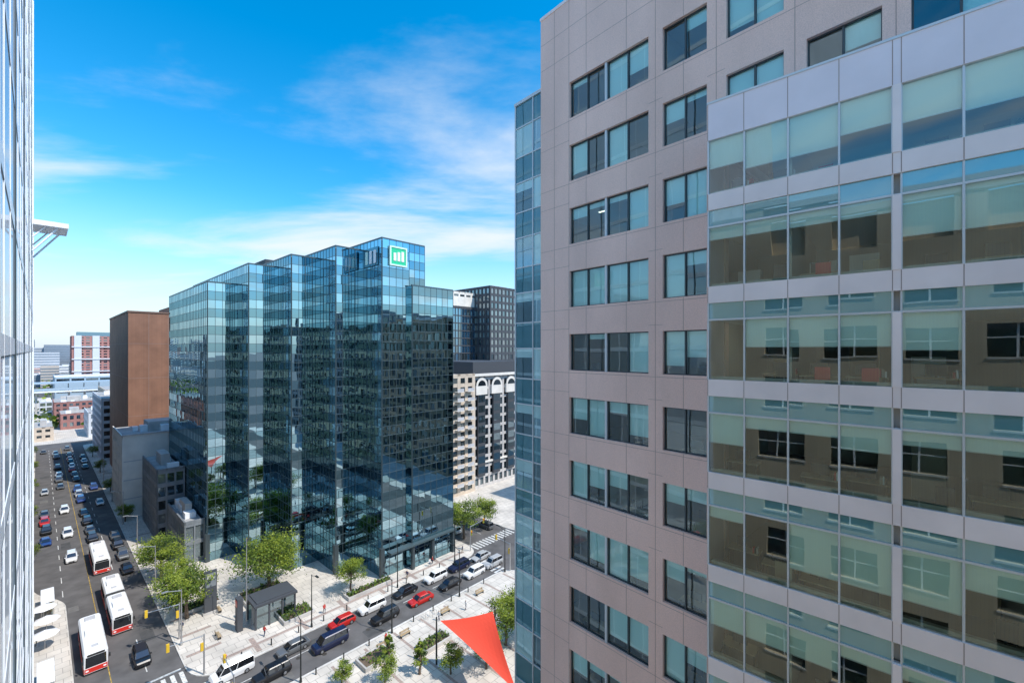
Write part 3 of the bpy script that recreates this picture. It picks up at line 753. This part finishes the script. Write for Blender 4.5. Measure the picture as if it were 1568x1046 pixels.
for a,b,k,c_ in [(69,52.6,'suv','white'),(69.1,45.7,'sedan','black'),(69.2,39.3,'suv','white'),(68.9,33.8,'hatch','red'),(68.4,26,'sedan','grey'),
    (69,58.6,'suv','navy'),(68.8,64.5,'sedan','silver'),
    (65.1,53.3,'sedan','black'),(64.9,46.3,'sedan','red'),(65.1,39.3,'suv','black'),(65.4,30.0,'van','navy'),(64.8,59.3,'suv','white'),(64.9,64.6,'suv','silver'),
    (69.4,18.2,'van','white'),(65,21.6,'suv','black')]:
    car(a,b,k,c_,angB+math.pi)
for a,b in [(84,69.5),(92,69.5),(101,69.3),(80,76.8),(96,77),(110,77),(118,69.5),(88,73.0)]:
    car(a,b,random.choice(['sedan','suv']),random.choice(cl),angA)
# ------------------------------------------------ street furniture
pole=mat('dark_pole',(.03,.035,.035),.5,.5); gpole=mat('galvanised',(.5,.5,.5),.4,.7)
def lamp(a,b,ang,m=pole,h=8.5,name='street_lamp'):
    mb=MB(); mb.tube((0,0,0),(0,0,.6),.18,.14,m,10); mb.tube((0,0,.6),(0,0,h),.11,.06,m); mb.tube((0,0,h-.2),(1.8,0,h+.35),.05,.04,m); mb.box(FXY,1.6,2.4,-.14,.14,h+.28,h+.42,m)
    put(name,mb.mesh('lamp_mesh'),a,b,ang)
for b in (24,38,52,64): lamp(61,b,angA)
lamp(71.9,30,angA+math.pi); lamp(71.9,46,angA+math.pi); lamp(71.9,60,angA+math.pi)
for a in (82,104,126,150,175,200): lamp(a,14.7,angB+math.pi,gpole)
sigm=mat('signal_yellow',(.7,.45,.03),.5); rl=mat('signal_red',(.7,.02,.02),.4); gl_=mat('signal_green',(.02,.3,.1),.4)
def signal(a,b,ang):
    mb=MB(); mb.tube((0,0,0),(0,0,5.6),.12,.08,gpole); mb.tube((0,0,5.4),(4.2,0,5.8),.07,.05,gpole)
    for x in (0.25,4.0):
        z=3.4 if x<1 else 5.1
        mb.box(FXY,x-.17,x+.17,-.15,.12,z,z+1.05,sigm)
        for k,m in enumerate((gl_,sigm,rl)): mb.tube((x,-.15,z+.2+.32*k),(x,-.24,z+.2+.32*k),.11,.11,blackm if k==1 else m,8)
    put('traffic_signal',mb.mesh('signal_mesh'),a,b,ang)
signal(72.3,15.5,angB+math.pi); signal(60.6,16,angA); signal(73,65.4,angB); signal(60.5,65,angA); signal(84,14.8,angB+math.pi)
mb=MB(); mb.tube((0,0,0),(0,0,14),.12,.05,gpole); mb.tube((0,0,14),(0,0,14.15),.1,.02,yellowp); mb.tube((0,0,0),(0,0,.4),.35,.25,conc); put('flagpole',mb.mesh('flagpole'),*ab(-43.5,71.5))
mb=MB(); mb.box(FXY,-.9,.9,-.25,.25,0,7.2,dark); mb.box(FXY,-.75,.75,-.27,.27,4.6,6.9,slate); mb.box(FXY,-.5,.5,-.29,.29,5.9,6.6,whites); mb.box(FXY,-1.1,1.1,-.4,.4,0,.4,conc); put('pylon_sign',mb.mesh('pylon'),*ab(-51.5,74.5),angB)
mb=MB(); kg=see_glass('kiosk_glass',(.35,.5,.5),(.7,.85,.9),.3)
for x in (-3.0,-1.0,1.0,3.0):
    for y in (-2,2): mb.box(FXY,x-.12,x+.12,y-.12,y+.12,0,3.6,dark)
mb.box(FXY,-3.3,3.3,-2.4,2.4,3.6,3.95,dark); mb.box(FXY,-2.8,2.8,-1.9,1.9,3.95,4.08,dark); mb.box(FXY,-3.0,3.0,-.05,.05,0,3.6,conc)
for y in (-2,2): mb.poly([(-2.9,y,.1),(2.9,y,.1),(2.9,y,3.5),(-2.9,y,3.5)],kg)
mb.poly([(3.0,-1.9,.1),(3.0,1.9,.1),(3.0,1.9,3.5),(3.0,-1.9,3.5)],kg)
mb.box(FXY,-5.2,-4.4,-.6,.6,0,5.2,dark); mb.box(FXY,-5.23,-4.37,-.45,.45,3.9,4.9,tl)
put('station_entrance',mb.mesh('kiosk'),*ab(-40.5,73.5),angB)
def planter(a,b,l,w,ang=angB,h=.6,n=220):
    mb=MB()
    for (x0,x1,y0,y1) in ((-l/2,l/2,-w/2,-w/2+.25),(-l/2,l/2,w/2-.25,w/2),(-l/2,-l/2+.25,-w/2+.25,w/2-.25),(l/2-.25,l/2,-w/2+.25,w/2-.25)):
        mb.box(FXY,x0,x1,y0,y1,0,h,conc)
    mb.box(FXY,-l/2+.25,l/2-.25,-w/2+.25,w/2-.25,0,h-.12,bark)
    for _ in range(n):
        c=Vector((ru(-l/2+.3,l/2-.3),ru(-w/2+.3,w/2-.3),h+abs(random.gauss(0,.25))))
        x=Vector((random.gauss(0,1),random.gauss(0,1),random.gauss(0,1))).normalized(); y=x.orthogonal()
        s=ru(.12,.28); mb.poly([c-x*s,c+y*s*.6,c+x*s,c-y*s*.6],random.choice(leaf[1:]))
    put('concrete_planter',mb.mesh('planter'),a,b,ang)
planter(77,29.5,5,3.5); planter(75.2,42,9,2); planter(57.5,33,4.5,3,n=60); planter(54,41,5,2.5,n=160)
planter(*ab(-45.5,80),7,6); planter(92,19,6,3)
def bench(a,b,ang):
    mb=MB()
    for k in range(4): mb.box(FXY,-.9,.9,-.25+.13*k,-.15+.13*k,.43,.47,deskm)
    for k in range(3): mb.box(FXY,-.9,.9,.26,.29,.55+.13*k,.64+.13*k,deskm)
    for x in (-.75,.75): mb.box(FXY,x-.03,x+.03,-.22,.25,0,.43,blackm); mb.box(FXY,x-.03,x+.03,.22,.26,.4,.9,blackm)
    put('park_bench',mb.mesh('bench'),a,b,ang)
for b in (35,39,47,55): bench(58.8,b,angB)
bench(80,19,angA); bench(88,21,angA)
bol=MB(); bol.tube((0,0,0),(0,0,.9),.1,.09,pole); bol.tube((0,0,.9),(0,0,1.0),.11,.04,pole); bolm=bol.mesh('bollard')
for b in range(20,62,4): put('bollard',bolm,72.0,b); 
for b in range(22,60,4): put('bollard',bolm,60.9,b)
mb=MB()
for x in (0,.9,1.8,2.7): mb.tube((x,0,0),(x,0,.8),.03,.03,gpole,6); mb.tube((x,.7,0),(x,.7,.8),.03,.03,gpole,6); mb.tube((x,0,.8),(x,.7,.8),.03,.03,gpole,6)
bm_=mb.mesh('bike_rack'); put('bike_rack',bm_,59.5,43,angB); put('bike_rack',bm_,76,35,angB)
sail=mat('red_sail_fabric',(.78,.07,.03),.6)
mb=MB(); P0=Vector((-10.2,62,6.6)); P1=Vector((-2.7,61.5,8.2)); P2=Vector((.6,51,5.0)); N=14
def sp_(u,v):
    w=1-u-v; p=P0*u+P1*v+P2*w; cen=(P0+P1+P2)/3
    e=max(0,1-27*u*v*w); q=p.lerp(cen,.10*e*min(1,3*(u*v+v*w+w*u))); q.z-=1.2*27*u*v*w*.4; return q
for i in range(N):
    for j in range(N-i):
        mb.poly([sp_(i/N,j/N),sp_((i+1)/N,j/N),sp_(i/N,(j+1)/N)],sail)
        if i+j<N-1: mb.poly([sp_((i+1)/N,j/N),sp_((i+1)/N,(j+1)/N),sp_(i/N,(j+1)/N)],sail)
for P in (P0,P1,P2):
    d=(P-(P0+P1+P2)/3); d.z=0; q=P+d.normalized()*.7; mb.tube(P,q,.02,.02,gpole,5); mb.tube((q.x,q.y,.13),(q.x,q.y,q.z+.3),.14,.1,pole)
mb.obj('shade_sail')
for a,b in ((96,.6),(101,.8),(106,.5)):
    mb=MB(); mb.tube((0,0,0),(0,0,2.6),.04,.03,gpole)
    pts=[Vector((1.6*math.cos(t*math.pi/4),1.6*math.sin(t*math.pi/4),2.2)) for t in range(8)]
    for k in range(8): mb.poly([pts[k],pts[(k+1)%8],Vector((0,0,2.9))],white)
    put('patio_umbrella',mb.mesh('umbrella'),a,b)
mb=MB()
mb.box(FXY,-3,3,-.8,.8,2.5,2.65,white)
for x in (-2.9,0,2.9):
    for y in (-.7,.7): mb.box(FXY,x-.05,x+.05,y-.05,y+.05,0,2.5,gpole)
mb.poly([(-2.9,.7,.3),(2.9,.7,.3),(2.9,.7,2.4),(-2.9,.7,2.4)],kg); mb.box(FXY,-2.2,2.2,.2,.55,.45,.5,deskm)
me=mb.mesh('shelter'); put('bus_shelter',me,84,.6,TOC); put('bus_shelter',me,110,1.0,TOC)
# ------------------------------------------------ pedestrians
skinm=mat('skin',(.5,.32,.24),.6); hair=mat('hair',(.04,.025,.015),.7)
def person(cs,cp,seed):
    V=[(0,0,.95),(0,0,1.15),(0,0,1.40),(0,0,1.50),(.01,0,1.58),(.02,0,1.70),
       (0,.10,.90),(.12,.10,.50),(.02,.10,.08),(.16,.10,.04),
       (0,-.10,.90),(-.02,-.10,.50),(-.22,-.10,.12),(-.10,-.10,.05),
       (0,.19,1.40),(-.06,.24,1.13),(.06,.24,.90),(.1,.23,.80),
       (0,-.19,1.40),(.06,-.24,1.13),(.22,-.23,.93),(.29,-.22,.86)]
    E=[(0,1),(1,2),(2,3),(3,4),(4,5),(0,6),(6,7),(7,8),(8,9),(0,10),(10,11),(11,12),(12,13),(2,14),(14,15),(15,16),(16,17),(2,18),(18,19),(19,20),(20,21)]
    Rr=[.14,.12,.14,.06,.09,.085,.09,.06,.045,.04,.09,.06,.045,.04,.06,.045,.035,.03,.06,.045,.035,.03]
    me=bpy.data.meshes.new('p'); me.from_pydata(V,E,[]); o=bpy.data.objects.new('p',me); col.objects.link(o)
    o.modifiers.new('s','SKIN'); sb=o.modifiers.new('b','SUBSURF'); sb.levels=1
    for i,r in enumerate(Rr): me.skin_vertices[0].data[i].radius=(r,r)
    me.skin_vertices[0].data[0].use_root=True
    dg=bpy.context.evaluated_depsgraph_get(); m2=bpy.data.meshes.new_from_object(o.evaluated_get(dg))
    bpy.data.objects.remove(o)
    m2.materials.clear()
    for m in (cp,cs,skinm,hair,blackm): m2.materials.append(m)
    for p in m2.polygons:
        c=p.center; p.use_smooth=True
        p.material_index=0 if c.z<.95 and abs(c.y)<.2 else 2 if (c.z<.93 and abs(c.y)>.2) else 1 if c.z<1.47 else (3 if c.z>1.66 or c.x<-.02 else 2)
        if c.z<.1: p.material_index=4
    return m2
cw=mat('shirt_white',(.7,.7,.7),.8); cb=mat('cloth_navy',(.03,.04,.09),.8); cr=mat('shirt_red',(.5,.05,.04),.8); cg=mat('cloth_khaki',(.3,.25,.17),.8)
ps=[person(cw,cb,1),person(cr,cb,2),person(cb,cg,3)]
for i,(a,b) in enumerate([(74,55),(74.4,56),(73.2,49),(76,38),(75,24),(80,21.5),(58,45),(59.5,36),(86,15.5),(93,16),(74,33),(98,-.3),(88,1),(105,15.7),(73.5,63.5),(57,50)]):
    put('pedestrian',ps[i%3],a,b,R()*6.28)
# ------------------------------------------------ light
E=math.radians(54); az=Vector((.93,-.37)).normalized()
Sd=Vector((az.x*math.cos(E),az.y*math.cos(E),math.sin(E)))
L=bpy.data.lights.new('sun','SUN'); L.energy=5.0; L.angle=math.radians(.5); L.color=(1,.94,.85)
lo=bpy.data.objects.new('sun',L); lo.rotation_euler=Sd.to_track_quat('Z','Y').to_euler(); col.objects.link(lo)
w=bpy.data.worlds.new('World'); scene.world=w; w.use_nodes=True; nt=w.node_tree
bgn=nt.nodes['Background']; bgn.inputs['Strength'].default_value=.15
sky=nt.nodes.new('ShaderNodeTexSky'); sky.sky_type='NISHITA'; sky.sun_disc=False; sky.sun_elevation=E; sky.sun_rotation=math.atan2(Sd.x,Sd.y)
sky.ozone_density=1.5; sky.air_density=1.0; sky.dust_density=.2
hs_=nt.nodes.new('ShaderNodeHueSaturation'); hs_.inputs['Hue'].default_value=.49; hs_.inputs['Saturation'].default_value=1.5; hs_.inputs['Value'].default_value=1.8
nt.links.new(sky.outputs[0],hs_.inputs['Color'])
tc=nt.nodes.new('ShaderNodeTexCoord'); sx=nt.nodes.new('ShaderNodeSeparateXYZ'); nt.links.new(tc.outputs['Generated'],sx.inputs[0])
def M(op,a,b=None,cl=False):
    n=nt.nodes.new('ShaderNodeMath'); n.operation=op; n.use_clamp=cl
    for i,v in enumerate((a,b)):
        if v is None: continue
        if isinstance(v,(int,float)): n.inputs[i].default_value=v
        else: nt.links.new(v,n.inputs[i])
    return n.outputs[0]
def mixc(fac,a,bcol):
    m=nt.nodes.new('ShaderNodeMix'); m.data_type='RGBA'; nt.links.new(fac,m.inputs['Factor']); nt.links.new(a,m.inputs['A']); m.inputs['B'].default_value=(*bcol,1); return m.outputs['Result']
hzr=nt.nodes.new('ShaderNodeMapRange'); hzr.interpolation_type='SMOOTHSTEP'; hzr.inputs['From Min'].default_value=-.06; hzr.inputs['From Max'].default_value=.30; hzr.inputs['To Min'].default_value=1.0; hzr.inputs['To Max'].default_value=0
nt.links.new(sx.outputs['Z'],hzr.inputs['Value'])
base=mixc(hzr.outputs[0],hs_.outputs[0],(4.6,5.6,6.5))
zz=M('ADD',M('MAXIMUM',sx.outputs['Z'],0.0),.12)
cx=M('DIVIDE',sx.outputs['X'],zz); cy=M('DIVIDE',sx.outputs['Y'],zz)
cmb=nt.nodes.new('ShaderNodeCombineXYZ'); nt.links.new(cx,cmb.inputs[0]); nt.links.new(cy,cmb.inputs[1])
def clouds(loc,rot,scl,lo_,hi_,mx_,scale,rough):
    mp=nt.nodes.new('ShaderNodeMapping'); mp.inputs['Rotation'].default_value=(0,0,math.radians(rot)); mp.inputs['Scale'].default_value=scl; mp.inputs['Location'].default_value=loc
    nt.links.new(cmb.outputs[0],mp.inputs[0])
    n1=nt.nodes.new('ShaderNodeTexNoise'); n1.inputs['Scale'].default_value=scale; n1.inputs['Detail'].default_value=10; n1.inputs['Roughness'].default_value=rough; n1.inputs['Distortion'].default_value=.4
    nt.links.new(mp.outputs[0],n1.inputs['Vector'])
    rp=nt.nodes.new('ShaderNodeMapRange'); rp.interpolation_type='SMOOTHSTEP'; rp.inputs['From Min'].default_value=lo_; rp.inputs['From Max'].default_value=hi_; rp.inputs['To Max'].default_value=mx_
    nt.links.new(n1.outputs['Fac'],rp.inputs['Value']); return rp.outputs[0]
c1=clouds((.3,1.2,0),-38,(.5,1.0,1),.455,.70,.9,.9,.56)
fin=mixc(c1,base,(6.3,6.6,6.8))
nt.links.new(fin,bgn.inputs['Color'])
# ------------------------------------------------ camera
cd=bpy.data.cameras.new('camera'); cd.sensor_width=36; cd.lens=15.34; cd.shift_y=13/1568; cd.clip_end=9000; cd.clip_start=.05
co=bpy.data.objects.new('camera',cd); co.location=(0,0,45); co.rotation_euler=(math.radians(90),0,0); col.objects.link(co)
scene.camera=co
